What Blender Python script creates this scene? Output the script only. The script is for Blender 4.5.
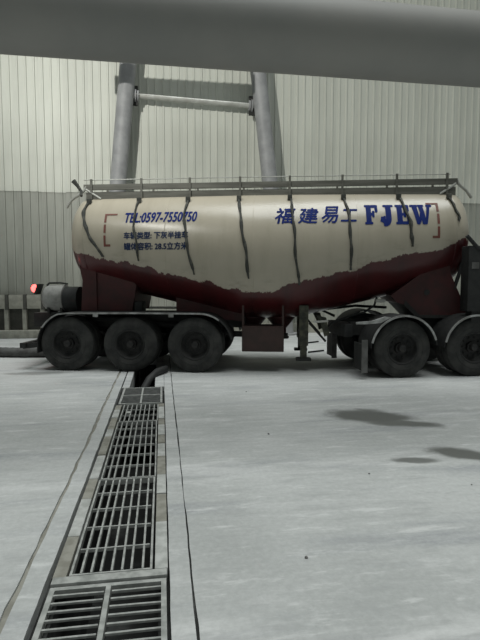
import bpy, bmesh, math, random
from mathutils import Vector, Matrix

random.seed(7)
for o in list(bpy.data.objects):
    bpy.data.objects.remove(o)
scene = bpy.context.scene
COL = scene.collection
R = math.radians

# ------------------------------------------------------------------ camera
YAW = R(8.9)                      # the drain and the wall are square to the world axes
CAM_H = 1.74
cam_d = bpy.data.cameras.new('camera')
cam_d.sensor_fit = 'HORIZONTAL'
cam_d.sensor_width = 36.0
cam_d.lens = 36.0 * 500.0 / 480.0
cam_d.clip_end = 200
cam = bpy.data.objects.new('camera', cam_d)
COL.objects.link(cam)
cam.location = (0, 0, CAM_H)
cam.rotation_euler = (R(90 - 4.23), 0, -YAW)
scene.camera = cam


def W2(x, y):
    """camera-heading ground coordinates -> world"""
    c, s = math.cos(YAW), math.sin(YAW)
    return (x * c + y * s, -x * s + y * c)


# ------------------------------------------------------------------ light
world = bpy.data.worlds.new('world')
scene.world = world
world.use_nodes = True
bg = world.node_tree.nodes['Background']
bg.inputs[0].default_value = (0.90, 1.0, 0.97, 1)
bg.inputs[1].default_value = 0.17

sun_d = bpy.data.lights.new('overhead_daylight', 'SUN')
sun_d.energy = 2.35
sun_d.angle = R(38)
sun_d.color = (0.97, 1.0, 0.99)
sun = bpy.data.objects.new('overhead_daylight', sun_d)
COL.objects.link(sun)
sun.rotation_euler = (R(4), R(6), 0)

# added floodlight, out of view on a mast to the left, lighting the upper wall
LAMP = Vector((-5.5, 4.0, 10.0))
sp_d = bpy.data.lights.new('added_wall_light', 'SPOT')
sp_d.energy = 5400
sp_d.color = (1.0, 0.99, 0.93)
sp_d.spot_size = R(86)
sp_d.spot_blend = 0.8
sp_d.shadow_soft_size = 0.12
sp = bpy.data.objects.new('added_wall_light', sp_d)
COL.objects.link(sp)
sp.location = LAMP
sp.rotation_euler = (Vector((2.2, 17.0, 8.6)) - LAMP).to_track_quat('-Z', 'Y').to_euler()

vs = scene.view_settings
vs.view_transform = 'Standard'
vs.look = 'None'
vs.exposure = 0.0
vs.gamma = 1.0
vs.use_curve_mapping = False


# ------------------------------------------------------------------ materials
def new_mat(name):
    m = bpy.data.materials.new(name)
    m.use_nodes = True
    nt = m.node_tree
    return m, nt, nt.nodes['Principled BSDF']


def N(nt, kind, **kw):
    n = nt.nodes.new(kind)
    for k, v in kw.items():
        setattr(n, k, v)
    return n


def mixrgb(nt, fac, a, b, mode='MIX'):
    n = nt.nodes.new('ShaderNodeMix')
    n.data_type = 'RGBA'
    n.blend_type = mode
    for sock, v in ((n.inputs[0], fac), (n.inputs[6], a), (n.inputs[7], b)):
        if isinstance(v, bpy.types.NodeSocket):
            nt.links.new(v, sock)
        elif isinstance(v, (int, float)):
            sock.default_value = v
        else:
            sock.default_value = (*v, 1) if len(v) == 3 else v
    return n.outputs[2]


def math_n(nt, op, a, b=None, c=None, clamp=False):
    n = nt.nodes.new('ShaderNodeMath')
    n.operation = op
    n.use_clamp = clamp
    for i, v in enumerate((a, b, c)):
        if v is None:
            continue
        if isinstance(v, bpy.types.NodeSocket):
            nt.links.new(v, n.inputs[i])
        else:
            n.inputs[i].default_value = v
    return n.outputs[0]


def smooth(nt, v, lo, hi):
    n = nt.nodes.new('ShaderNodeMapRange')
    n.interpolation_type = 'SMOOTHSTEP'
    nt.links.new(v, n.inputs[0])
    n.inputs[1].default_value = lo
    n.inputs[2].default_value = hi
    return n.outputs[0]


def coords(nt, scale=(1, 1, 1), loc=(0, 0, 0), rot=(0, 0, 0)):
    tc = N(nt, 'ShaderNodeTexCoord')
    mp = N(nt, 'ShaderNodeMapping')
    mp.inputs['Scale'].default_value = scale
    mp.inputs['Location'].default_value = loc
    mp.inputs['Rotation'].default_value = rot
    nt.links.new(tc.outputs['Object'], mp.inputs[0])
    return mp.outputs[0]


def noise(nt, vec, scale, detail=4, rough=0.55):
    n = N(nt, 'ShaderNodeTexNoise')
    n.inputs['Scale'].default_value = scale
    n.inputs['Detail'].default_value = detail
    n.inputs['Roughness'].default_value = rough
    nt.links.new(vec, n.inputs['Vector'])
    return n.outputs['Fac']


def bump(nt, bsdf, h, strength=0.2, dist=0.01):
    b = N(nt, 'ShaderNodeBump')
    b.inputs['Strength'].default_value = strength
    b.inputs['Distance'].default_value = dist
    nt.links.new(h, b.inputs['Height'])
    nt.links.new(b.outputs[0], bsdf.inputs['Normal'])


def simple(name, col, col2=None, rough=0.6, metal=0.0, scale=4.0, stretch=(1, 1, 1), lo=0.35, hi=0.65, bmp=0.0, spec=0.5):
    m, nt, b = new_mat(name)
    b.inputs['Roughness'].default_value = rough
    b.inputs['Metallic'].default_value = metal
    b.inputs['Specular IOR Level'].default_value = spec
    if col2 is None:
        col2 = tuple(c * 0.8 for c in col)
    v = coords(nt, stretch)
    f = noise(nt, v, scale, 5)
    fac = smooth(nt, f, lo, hi)
    nt.links.new(mixrgb(nt, fac, col, col2), b.inputs['Base Color'])
    if bmp:
        bump(nt, b, noise(nt, v, scale * 6), bmp)
    return m


MAT = {}
MAT['steel_grey'] = simple('steel_grey', (0.30, 0.305, 0.31), (0.24, 0.245, 0.25), 0.55, 0.0, 3)
MAT['pipe_grey'] = simple('pipe_grey', (0.27, 0.265, 0.245), (0.24, 0.24, 0.225), 0.65, 0.0, 1.0)
MAT['chassis'] = simple('chassis', (0.018, 0.019, 0.018), (0.03, 0.03, 0.028), 0.75, 0.0, 6)
MAT['black_plastic'] = simple('black_plastic', (0.012, 0.013, 0.013), (0.022, 0.023, 0.022), 0.7, 0.0, 8)
MAT['tyre'] = simple('tyre', (0.020, 0.021, 0.020), (0.044, 0.044, 0.041), 0.85, 0.0, 5, bmp=0.1)
MAT['rim'] = simple('rim', (0.016, 0.017, 0.017), (0.028, 0.028, 0.026), 0.7, 0.1, 9)
MAT['hub'] = simple('hub', (0.016, 0.016, 0.016), (0.03, 0.028, 0.026), 0.6, 0.2, 12)
MAT['fender_trim'] = simple('fender_trim', (0.42, 0.43, 0.42), (0.20, 0.20, 0.19), 0.45, 0.1, 5)
MAT['worn_edge'] = simple('worn_edge', (0.13, 0.13, 0.125), (0.08, 0.08, 0.075), 0.7, 0.0, 6)
MAT['walkway'] = simple('walkway', (0.15, 0.15, 0.13), (0.10, 0.10, 0.085), 0.6, 0.1, 3, (0.4, 1, 4))
MAT['rail_light'] = simple('rail_light', (0.45, 0.46, 0.43), (0.33, 0.33, 0.30), 0.4, 0.2, 3)
MAT['strap'] = simple('strap', (0.045, 0.048, 0.042), (0.11, 0.11, 0.095), 0.85, 0.0, 9, lo=0.45, hi=0.7)
MAT['blue_paint'] = simple('blue_paint', (0.006, 0.020, 0.16), (0.010, 0.028, 0.16), 0.7, 0.0, 6, spec=0.15)
MAT['navy_paint'] = simple('navy_paint', (0.02, 0.035, 0.085), (0.045, 0.06, 0.11), 0.7, 0.0, 10, spec=0.15)
MAT['red_mark'] = simple('red_mark', (0.18, 0.045, 0.035), (0.16, 0.065, 0.045), 0.6, 0.0, 9)
MAT['red_frame'] = simple('red_frame', (0.062, 0.012, 0.012), (0.040, 0.011, 0.010), 0.6, 0.0, 4)
MAT['dull_red'] = simple('dull_red', (0.055, 0.030, 0.026), (0.04, 0.025, 0.021), 0.7, 0.0, 5)
MAT['air_tank'] = simple('air_tank', (0.36, 0.36, 0.34), (0.20, 0.20, 0.185), 0.6, 0.0, 4)
MAT['leg_olive'] = simple('leg_olive', (0.10, 0.10, 0.07), (0.04, 0.042, 0.034), 0.8, 0.0, 9)
MAT['brass_white'] = simple('brass_white', (0.6, 0.6, 0.56), (0.4, 0.4, 0.37), 0.5, 0.0, 5)
MAT['hose'] = simple('hose', (0.10, 0.105, 0.10), (0.06, 0.06, 0.058), 0.85, 0.0, 8)
MAT['barrier'] = simple('barrier', (0.36, 0.36, 0.31), (0.25, 0.25, 0.215), 0.85, 0.0, 4)
MAT['barrier_dark'] = simple('barrier_dark', (0.05, 0.052, 0.045), (0.08, 0.08, 0.07), 0.9, 0.0, 4)
MAT['kerb_pale'] = simple('kerb_pale', (0.46, 0.47, 0.45), (0.32, 0.33, 0.31), 0.9, 0.0, 9, bmp=0.2)
MAT['kerb_brown'] = simple('kerb_brown', (0.20, 0.195, 0.165), (0.28, 0.275, 0.24), 0.9, 0.0, 9, bmp=0.2)
MAT['grate'] = simple('grate', (0.40, 0.41, 0.39), (0.25, 0.26, 0.245), 0.7, 0.1, 12)
MAT['grate_dark'] = simple('grate_dark', (0.15, 0.155, 0.15), (0.09, 0.095, 0.09), 0.8, 0.0, 12)
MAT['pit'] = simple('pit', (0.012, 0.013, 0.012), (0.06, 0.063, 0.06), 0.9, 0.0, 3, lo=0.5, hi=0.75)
MAT['pebble'] = simple('pebble', (0.10, 0.10, 0.095), (0.18, 0.18, 0.17), 0.9, 0.0, 20)

# red lamp lens
m, nt, b = new_mat('red_lens')
b.inputs['Base Color'].default_value = (0.8, 0.02, 0.02, 1)
b.inputs['Emission Color'].default_value = (1.0, 0.10, 0.09, 1)
b.inputs['Emission Strength'].default_value = 4
MAT['red_lens'] = m


def wall_mat(name, base, dirt, dirt_amt):
    m, nt, b = new_mat(name)
    b.inputs['Roughness'].default_value = 0.5
    oi = N(nt, 'ShaderNodeObjectInfo')
    v = coords(nt, (1.6, 1.6, 0.16))
    streak = smooth(nt, noise(nt, v, 2.5, 5), 0.38, 0.75)
    patch = smooth(nt, noise(nt, coords(nt, (1, 1, 1)), 0.6, 4), 0.35, 0.7)
    f = math_n(nt, 'MULTIPLY', math_n(nt, 'ADD', streak, patch), dirt_amt)
    c = mixrgb(nt, f, base, dirt)
    rnd = math_n(nt, 'MULTIPLY_ADD', oi.outputs['Random'], 0.09, 0.955)
    hsv = N(nt, 'ShaderNodeHueSaturation')
    nt.links.new(rnd, hsv.inputs['Value'])
    nt.links.new(c, hsv.inputs['Color'])
    nt.links.new(hsv.outputs[0], b.inputs['Base Color'])
    return m


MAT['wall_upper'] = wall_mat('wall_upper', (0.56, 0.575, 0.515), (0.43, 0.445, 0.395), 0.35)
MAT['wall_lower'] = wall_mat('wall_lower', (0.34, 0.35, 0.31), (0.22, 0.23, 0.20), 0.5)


def floor_mat():
    m, nt, b = new_mat('concrete_yard')
    base_v = coords(nt)
    big = smooth(nt, noise(nt, base_v, 0.45, 5), 0.3, 0.72)
    col = mixrgb(nt, big, (0.49, 0.505, 0.495), (0.33, 0.345, 0.335))
    # tyre tracks and dust drawn out along the driving direction
    tr = coords(nt, (0.2, 1.3, 1), rot=(0, 0, R(10)))
    trk = smooth(nt, noise(nt, tr, 1.7, 6, 0.62), 0.50, 0.74)
    col = mixrgb(nt, math_n(nt, 'MULTIPLY', trk, 0.85), col, (0.22, 0.235, 0.255))
    dust = smooth(nt, noise(nt, coords(nt, (0.25, 1.2, 1), loc=(3, 7, 0), rot=(0, 0, R(-7))), 1.5, 6, 0.65), 0.52, 0.72)
    col = mixrgb(nt, math_n(nt, 'MULTIPLY', dust, 0.8), col, (0.64, 0.65, 0.64))
    fine = smooth(nt, noise(nt, base_v, 22, 6, 0.7), 0.3, 0.75)
    col = mixrgb(nt, 0.28, col, mixrgb(nt, fine, (0.33, 0.335, 0.325), (0.60, 0.61, 0.60)))
    mid = noise(nt, coords(nt, (0.4, 1.7, 1), loc=(11, 3, 0), rot=(0, 0, R(4))), 5.5, 7, 0.7)
    col = mixrgb(nt, math_n(nt, 'MULTIPLY', smooth(nt, mid, 0.50, 0.68), 0.6), col, (0.34, 0.35, 0.345))
    col = mixrgb(nt, math_n(nt, 'MULTIPLY', math_n(nt, 'SUBTRACT', 1.0, smooth(nt, mid, 0.32, 0.46)), 0.6), col, (0.62, 0.63, 0.62))
    # damp oil stains, and the rear wheel's shadow painted in with them
    wob = noise(nt, base_v, 2.2, 5, 0.6)
    total = None
    for (sx, sy, rx, ry, ang, amt) in STAINS_AND_SHADOW:
        tc = N(nt, 'ShaderNodeTexCoord')
        mp = N(nt, 'ShaderNodeMapping')
        mp.vector_type = 'TEXTURE'
        mp.inputs['Location'].default_value = (sx, sy, 0)
        mp.inputs['Rotation'].default_value = (0, 0, R(ang))
        mp.inputs['Scale'].default_value = (rx, ry, 1)
        nt.links.new(tc.outputs['Object'], mp.inputs[0])
        ln = N(nt, 'ShaderNodeVectorMath', operation='LENGTH')
        nt.links.new(mp.outputs[0], ln.inputs[0])
        d = math_n(nt, 'ADD', ln.outputs['Value'], math_n(nt, 'MULTIPLY_ADD', wob, 1.1, -0.55))
        msk = math_n(nt, 'MULTIPLY', math_n(nt, 'SUBTRACT', 1.0, smooth(nt, d, 0.55, 1.1)), amt)
        total = msk if total is None else math_n(nt, 'MAXIMUM', total, msk)
    col = mixrgb(nt, total, col, (0.10, 0.105, 0.095))
    nt.links.new(col, b.inputs['Base Color'])
    rg = math_n(nt, 'MULTIPLY_ADD', total, -0.25, 0.85)
    nt.links.new(rg, b.inputs['Roughness'])
    bump(nt, b, math_n(nt, 'ADD', fine, trk), 0.25, 0.01)
    return m


def ellipse_between(px, py, rx, ry, ang, amt):
    x, y = W2(px, py)
    return (x, y, rx, ry, ang - 8.9, amt)


STAINS_AND_SHADOW = [ellipse_between(1.72, 6.45, 0.66, 0.38, -24, 0.95), ellipse_between(2.05, 6.10, 0.55, 0.20, -8, 0.9),
          ellipse_between(2.27, 4.98, 0.40, 0.20, -26, 0.95), ellipse_between(1.72, 4.80, 0.28, 0.10, 0, 0.85),
          ellipse_between(-3.9, 9.6, 0.7, 0.22, 8, 0.6)]  # last ellipse paints the rear wheel's ground shadow into the colour
MAT['floor'] = floor_mat()


def tank_mat():
    m, nt, b = new_mat('tank_paint')
    tc = N(nt, 'ShaderNodeTexCoord')
    sep = N(nt, 'ShaderNodeSeparateXYZ')
    nt.links.new(tc.outputs['Object'], sep.inputs[0])
    x, z = sep.outputs['X'], sep.outputs['Z']
    # painted V line: lowest at the middle, brush-stepped edge
    left = math_n(nt, 'MULTIPLY_ADD', x, -0.232, 2.37)
    right = math_n(nt, 'MULTIPLY_ADD', x, 0.252, 0.60)
    line = math_n(nt, 'MAXIMUM', left, right)
    st = N(nt, 'ShaderNodeTexNoise')
    st.inputs['Scale'].default_value = 3.1
    st.inputs['Detail'].default_value = 3
    nt.links.new(coords(nt, (1, 0.25, 0.25)), st.inputs['Vector'])
    step = math_n(nt, 'MULTIPLY_ADD', math_n(nt, 'SNAP', st.outputs['Fac'], 0.06), 0.34, -0.17)
    line = math_n(nt, 'ADD', line, step)
    line = math_n(nt, 'MULTIPLY_ADD', noise(nt, coords(nt), 14, 3), 0.05, line)
    red = smooth(nt, math_n(nt, 'SUBTRACT', line, z), -0.008, 0.012)
    grime = smooth(nt, noise(nt, coords(nt, (1.6, 0.3, 0.35)), 2.0, 6, 0.6), 0.42, 0.75)
    cream = mixrgb(nt, math_n(nt, 'MULTIPLY', grime, 0.45), (0.455, 0.415, 0.33), (0.34, 0.305, 0.23))
    # thin streaky dirt along the edge of the two paints
    near = math_n(nt, 'SUBTRACT', 1.0, smooth(nt, math_n(nt, 'SUBTRACT', z, line), 0.0, 0.33))
    dab = smooth(nt, noise(nt, coords(nt, (0.7, 1, 1.8), rot=(0, R(28), 0)), 3.2, 5, 0.65), 0.46, 0.72)
    cream = mixrgb(nt, math_n(nt, 'MULTIPLY', math_n(nt, 'MULTIPLY', near, dab), 0.7), cream, (0.24, 0.215, 0.165))
    redc = mixrgb(nt, grime, (0.075, 0.013, 0.014), (0.045, 0.012, 0.012))
    nt.links.new(mixrgb(nt, red, cream, redc), b.inputs['Base Color'])
    b.inputs['Roughness'].default_value = 0.28
    bump(nt, b, noise(nt, coords(nt), 1.6, 3), 0.25, 0.03)
    return m


MAT['tank'] = tank_mat()


# ------------------------------------------------------------------ mesh helpers
class MB:
    def __init__(self):
        self.v, self.f = [], []

    def add(self, vs, fs):
        o = len(self.v)
        self.v += [tuple(p) for p in vs]
        self.f += [tuple(i + o for i in f) for f in fs]
        return self

    def box(self, x0, x1, y0, y1, z0, z1, rot=None, piv=None, bev=0.0):
        if bev:
            bm = bmesh.new()
            bmesh.ops.create_cube(bm, size=1.0)
            for v in bm.verts:
                v.co = Vector(((x0 + x1) / 2 + v.co.x * (x1 - x0), (y0 + y1) / 2 + v.co.y * (y1 - y0), (z0 + z1) / 2 + v.co.z * (z1 - z0)))
            bmesh.ops.bevel(bm, geom=bm.edges[:], offset=bev, segments=2, affect='EDGES', profile=0.6)
            bm.verts.index_update()
            vs = [v.co.copy() for v in bm.verts]
            fs = [[v.index for v in f.verts] for f in bm.faces]
            bm.free()
        else:
            vs = [Vector((x, y, z)) for z in (z0, z1) for y in (y0, y1) for x in (x0, x1)]
            fs = [(0, 2, 3, 1), (4, 5, 7, 6), (0, 1, 5, 4), (2, 6, 7, 3), (0, 4, 6, 2), (1, 3, 7, 5)]
        if rot is not None:
            p = Vector(piv)
            vs = [rot @ (v - p) + p for v in vs]
        return self.add(vs, fs)

    def tube(self, pts, r, seg=12, cap=True, flat=None):
        pts = [Vector(p) for p in pts]
        rs = r if isinstance(r, (list, tuple)) else [r] * len(pts)
        vs, fs = [], []
        up = None
        for i, p in enumerate(pts):
            t = (pts[min(i + 1, len(pts) - 1)] - pts[max(i - 1, 0)]).normalized()
            if up is None:
                up = Vector((0, 0, 1)) if abs(t.z) < 0.9 else Vector((0, 1, 0))
            n = (up - t * up.dot(t)).normalized()
            bn = t.cross(n)
            up = n
            for k in range(seg):
                a = 2 * math.pi * k / seg
                vs.append(p + rs[i] * (math.cos(a) * n * (flat or 1) + math.sin(a) * bn))
        for i in range(len(pts) - 1):
            for k in range(seg):
                a, b = i * seg + k, i * seg + (k + 1) % seg
                fs.append((a, b, b + seg, a + seg))
        if cap:
            fs.append(tuple(reversed(range(seg))))
            fs.append(tuple(range((len(pts) - 1) * seg, len(pts) * seg)))
        return self.add(vs, fs)

    def revolve(self, prof, axis_o, axis='y', seg=48, close=False):
        """prof: (radius, offset along axis); axis through axis_o"""
        o = Vector(axis_o)
        vs, fs = [], []
        n = len(prof)
        for k in range(seg):
            a = 2 * math.pi * k / seg
            c, s = math.cos(a), math.sin(a)
            for (r, h) in prof:
                if axis == 'y':
                    vs.append(o + Vector((r * c, h, r * s)))
                elif axis == 'x':
                    vs.append(o + Vector((h, r * c, r * s)))
                else:
                    vs.append(o + Vector((r * c, r * s, h)))
        for k in range(seg):
            k2 = (k + 1) % seg
            for i in range(n - 1 + (1 if close else 0)):
                i2 = (i + 1) % n
                fs.append((k * n + i, k * n + i2, k2 * n + i2, k2 * n + i))
        return self.add(vs, fs)

    def prism(self, poly, y0, y1):
        """polygon in x,z pushed along y"""
        n = len(poly)
        vs = [(x, y0, z) for x, z in poly] + [(x, y1, z) for x, z in poly]
        fs = [tuple(range(n)), tuple(reversed(range(n, 2 * n)))]
        fs += [(i, i + n, (i + 1) % n + n, (i + 1) % n) for i in range(n)]
        return self.add(vs, fs)

    def sheet(self, prof, y0, y1, th):
        """open strip following prof (x,z), thickness th downwards/inwards"""
        pr = [Vector((x, 0, z)) for x, z in prof]
        off = []
        for i, p in enumerate(pr):
            t = (pr[min(i + 1, len(pr) - 1)] - pr[max(i - 1, 0)]).normalized()
            nn = Vector((t.z, 0, -t.x))
            off.append(p + nn * th)
        n = len(pr)
        vs = []
        for yy in (y0, y1):
            vs += [Vector((p.x, yy, p.z)) for p in pr] + [Vector((p.x, yy, p.z)) for p in off]
        fs = []
        for i in range(n - 1):
            fs += [(i, i + 1, i + 1 + 2 * n, i + 2 * n), (n + i, n + i + 2 * n, n + i + 1 + 2 * n, n + i + 1),
                   (i, n + i, n + i + 1, i + 1), (2 * n + i, 2 * n + i + 1, 3 * n + i + 1, 3 * n + i)]
        fs += [(0, 2 * n, 3 * n, n), (n - 1, 2 * n - 1, 4 * n - 1, 3 * n - 1)]
        return self.add(vs, fs)

    def mesh(self, name, mat, smooth_angle=35):
        me = bpy.data.meshes.new(name)
        me.from_pydata([tuple(v) for v in self.v], [], self.f)
        bm = bmesh.new()
        bm.from_mesh(me)
        bmesh.ops.recalc_face_normals(bm, faces=bm.faces[:])
        bm.to_mesh(me)
        bm.free()
        me.materials.append(MAT[mat] if isinstance(mat, str) else mat)
        if smooth_angle:
            me.polygons.foreach_set('use_smooth', [True] * len(me.polygons))
            me.set_sharp_from_angle(angle=R(smooth_angle))
        return me

    def build(self, name, mat, parent=None, smooth_angle=35, loc=None):
        o = bpy.data.objects.new(name, self.mesh(name, mat, smooth_angle))
        COL.objects.link(o)
        if parent is not None:
            o.parent = parent
        if loc is not None:
            o.location = loc
        return o


def obj_from(name, me, parent=None, loc=(0, 0, 0), rotz=0.0):
    o = bpy.data.objects.new(name, me)
    COL.objects.link(o)
    if parent is not None:
        o.parent = parent
    o.location = loc
    o.rotation_euler = (0, 0, rotz)
    return o


def thing(name, label, cat, loc=(0, 0, 0), rotz=0.0, group=None):
    o = bpy.data.objects.new(name, None)
    COL.objects.link(o)
    o.empty_display_size = 0.3
    o.location = loc
    o.rotation_euler = (0, 0, rotz)
    o['label'] = label
    o['category'] = cat
    if group:
        o['group'] = group
    return o


def tag(o, label, cat, group=None):
    o['label'] = label
    o['category'] = cat
    if group:
        o['group'] = group
    return o


def structure(o, label=None, cat=None):
    o['kind'] = 'structure'
    if label:
        o['label'] = label
    if cat:
        o['category'] = cat
    return o


# ================================================================== THE SETTING
TX0, TX1 = -0.665, 0.023          # outer edges of the drain frame
TY0, TY1 = 0.4, 8.42              # grated length
FX0, FX1, FY0, FY1 = -16.0, 22.0, -6.0, 17.4

# yard floor: slabs around the drain, with the two narrow border strips set apart by joints
GL, GR = -0.812, 0.155            # joints left and right of the drain
J = 0.012
fl = MB()
D = -0.30


def slab(x0, x1, y0, y1, top=0.0):
    fl.box(x0, x1, y0, y1, D, top)


def rough_slab(e0, e1, amp0, amp1, top=0.0):
    """slab along the drain with broken long edges; e0/e1 are its left and right edge"""
    n = 150
    ys = [FY0 + (FY1 - FY0) * (i / n) for i in range(n + 1)]
    vs, fs = [], []
    for i, yy in enumerate(ys):
        xa = e0 + (amp0 * (0.6 * math.sin(yy * 1.3) + random.uniform(-1, 1)) if amp0 else 0)
        xb = e1 + (amp1 * (0.6 * math.sin(yy * 1.1 + 2) + random.uniform(-1, 1)) if amp1 else 0)
        vs += [(xa, yy, top), (xb, yy, top), (xa, yy, D), (xb, yy, D)]
    for i in range(n):
        a, b_ = i * 4, i * 4 + 4
        fs += [(a, a + 1, b_ + 1, b_), (a + 2, b_ + 2, b_ + 3, a + 3), (a, b_, b_ + 2, a + 2), (a + 1, a + 3, b_ + 3, b_ + 1)]
    fs += [(0, 2, 3, 1), (n * 4, n * 4 + 1, n * 4 + 3, n * 4 + 2)]
    fl.add(vs, fs)


rough_slab(FX0, GL - J * 2.4, 0, 0.008)
rough_slab(GL, TX0 - 0.022, 0.008, 0.003, -0.003)
rough_slab(TX1 + 0.006, GR, 0.002, 0.004, -0.002)
rough_slab(GR + J, FX1, 0.004, 0)
slab(TX0, TX1, FY0, TY0)
slab(TX0, -0.55, TY1, FY1)
slab(-0.13, TX1, TY1, FY1)
slab(-0.55, -0.13, 12.6, FY1)
floor = fl.build('floor', 'floor', smooth_angle=0)
structure(floor, 'pale dusty concrete yard with dark damp stains and a painted wheel shadow', 'floor')
jb = MB().box(GL - J * 4.0, GL + 0.02, FY0, FY1, D, -0.016).build('joint', 'kerb_brown', floor)
jb = MB().box(GR - 0.01, GR + J + 0.01, FY0, FY1, D, -0.012).build('joint', 'pit', floor)

# drain trench below
tr = MB()
tr.box(TX0 - 0.1, TX1 + 0.1, TY0 - 0.2, 13.0, -1.05, -0.95)
tr.box(TX0 - 0.1, TX0 + 0.06, TY0 - 0.1, TY1, -0.95, -0.075)
tr.box(TX1 - 0.06, TX1 + 0.1, TY0 - 0.1, TY1, -0.95, -0.075)
tr.box(TX0 - 0.1, -0.55, TY1, 13.0, -0.95, D)
tr.box(-0.13, TX1 + 0.1, TY1, 13.0, -0.95, D)
tr.box(TX0, TX1, TY0 - 0.2, TY0, -0.95, D)
tr.box(TX0, TX1, 12.6, 13.0, -0.95, D)
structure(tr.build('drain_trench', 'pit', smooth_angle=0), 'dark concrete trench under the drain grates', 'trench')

# edging blocks along both sides of the grate
kerb = thing('drain_edging', 'rows of pale and brown edging blocks along the drain grates', 'edging', ((TX0 + TX1) / 2, 0, 0))
kerb['kind'] = 'structure'
cx = (TX0 + TX1) / 2
for side in (-1, 1):
    y = 2.985
    k = 0
    while y < 7.26:
        ln = random.choice((0.30, 0.42, 0.5, 0.62))
        y2 = min(y + ln, 7.26)
        w = 0.086
        x0 = (TX0 if side < 0 else TX1 - w) - cx
        bb = MB().box(x0 + 0.002, x0 + w - 0.004, y + 0.004, y2 - 0.004, -0.075, -0.004 - random.random() * 0.01, bev=0.005)
        bb.build('edging_block', 'kerb_brown' if k % 2 == (0 if side < 0 else 1) else 'kerb_pale', kerb)
        y = y2
        k += 1

# ------------------------------------------------------------------ back wall
WY = 17.0
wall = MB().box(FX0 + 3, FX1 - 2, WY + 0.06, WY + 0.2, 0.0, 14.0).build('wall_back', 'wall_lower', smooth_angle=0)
structure(wall, 'tall pale ribbed sheet-metal wall behind the truck', 'wall')


def panel_mesh(h, mat, name):
    # one 0.75 m sheet: three standing ribs
    prof = []
    for i in range(3):
        s = i * 0.25
        prof += [(s, 0), (s + 0.088, 0), (s + 0.104, -0.036), (s + 0.146, -0.036), (s + 0.162, 0)]
    prof.append((0.753, 0))
    vs = [(x, y, 0) for x, y in prof] + [(x, y, h) for x, y in prof]
    n = len(prof)
    fs = [(i, i + 1, i + 1 + n, i + n) for i in range(n - 1)]
    b = MB().add(vs, fs)
    me = b.mesh(name, mat, 0)
    return me


SEAM = 4.72
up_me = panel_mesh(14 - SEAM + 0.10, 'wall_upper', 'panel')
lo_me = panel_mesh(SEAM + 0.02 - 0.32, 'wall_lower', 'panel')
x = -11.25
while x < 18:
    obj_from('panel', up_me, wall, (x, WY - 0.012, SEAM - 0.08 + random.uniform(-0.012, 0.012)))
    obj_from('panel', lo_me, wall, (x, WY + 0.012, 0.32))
    x += 0.75
# concrete plinth under the sheets
structure(MB().box(-13, 20, WY - 0.10, WY + 0.25, 0, 0.34, bev=0.01).build('baseboard_back', 'barrier', smooth_angle=30), 'low concrete plinth below the ribbed wall', 'plinth')

# ================================================================== PIPE FRAME AT THE WALL
def frame_point(px, py, Y):
    """pixel -> world point on the plane y = Y (the frame stands just off the wall)"""
    u, v = (px - 240) / 500, (320 - py) / 500
    p = R(4.23)
    cx_, cy_, cz_ = u, math.cos(p) + v * math.sin(p), -math.sin(p) + v * math.cos(p)
    wx, wy = W2(cx_, cy_)
    t = Y / wy
    return Vector((wx * t, Y, CAM_H + cz_ * t))


PY = 16.45
fr = thing('pipe_frame', 'tall grey A-shaped frame of two thick pipes with a cross pipe', 'pipe frame', (frame_point(194, 340, PY).x, PY, 0))
fo = Vector(fr.location)


def leg_line(p1, p2, zt):
    a, b_ = frame_point(*p1, PY), frame_point(*p2, PY)
    d = (b_ - a) / (b_.z - a.z)
    return [a + d * (0.02 - a.z) - fo, a + d * (zt - a.z) - fo], (a, d)


(lp, (la, ld)) = leg_line((118.5, 178), (128, 64), 11.6)
(rp, (ra, rd)) = leg_line((269.5, 178), (258.5, 75), 11.6)
for pts in (lp, rp):
    lg = MB().tube(pts, 0.255, 28).build('leg', 'steel_grey', fr)
    b0 = pts[0]
    fb = MB().tube([b0 - Vector((0, 0, 0.02)), b0 + Vector((0, 0, 0.04))], 0.42, 24)
    fb.build('base_flange', 'steel_grey', lg)
zc = frame_point(190, 100, PY + 0.2).z
cl, cr = la + ld * (zc + 0.04 - la.z) - fo, ra + rd * (zc - 0.09 - ra.z) - fo
cl.y = cr.y = 0.20
cb = MB().tube([cl, cr], 0.085, 18).build('cross_pipe', 'rail_light', fr)
dirc = (cr - cl).normalized()
for e, s in ((cl, 1), (cr, -1)):
    p = e + dirc * s * 0.27
    MB().tube([p, p + dirc * s * 0.05], 0.20, 20).build('flange', 'steel_grey', cb)
    p2 = p + dirc * s * 0.075
    MB().tube([p2, p2 + dirc * s * 0.05], 0.17, 20).build('flange', 'steel_grey', cb)
    MB().box(p.x - 0.12, p.x + 0.10, p.y - 0.04, p.y + 0.04, p.z - 0.30, p.z + 0.30).build('gusset', 'chassis', cb)

# added beam, hidden from the camera, that casts a band of shade on the wall
hbm = MB().box(-2.30 - fo.x, 1.34 - fo.x, 14.0 - PY - 0.16, 14.0 - PY + 0.16, 8.28, 8.72).build('shade_beam', 'steel_grey', fr, 0)
for (bx, (a0, d0)) in ((-2.2, (la, ld)), (1.25, (ra, rd))):
    top = a0 + d0 * (9.15 - a0.z) - fo
    MB().tube([(bx - fo.x, 14.0 - PY, 8.6), tuple(top)], 0.09, 12).build('shade_beam_arm', 'steel_grey', fr)  # arms added only to carry the shade-casting beam

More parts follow.
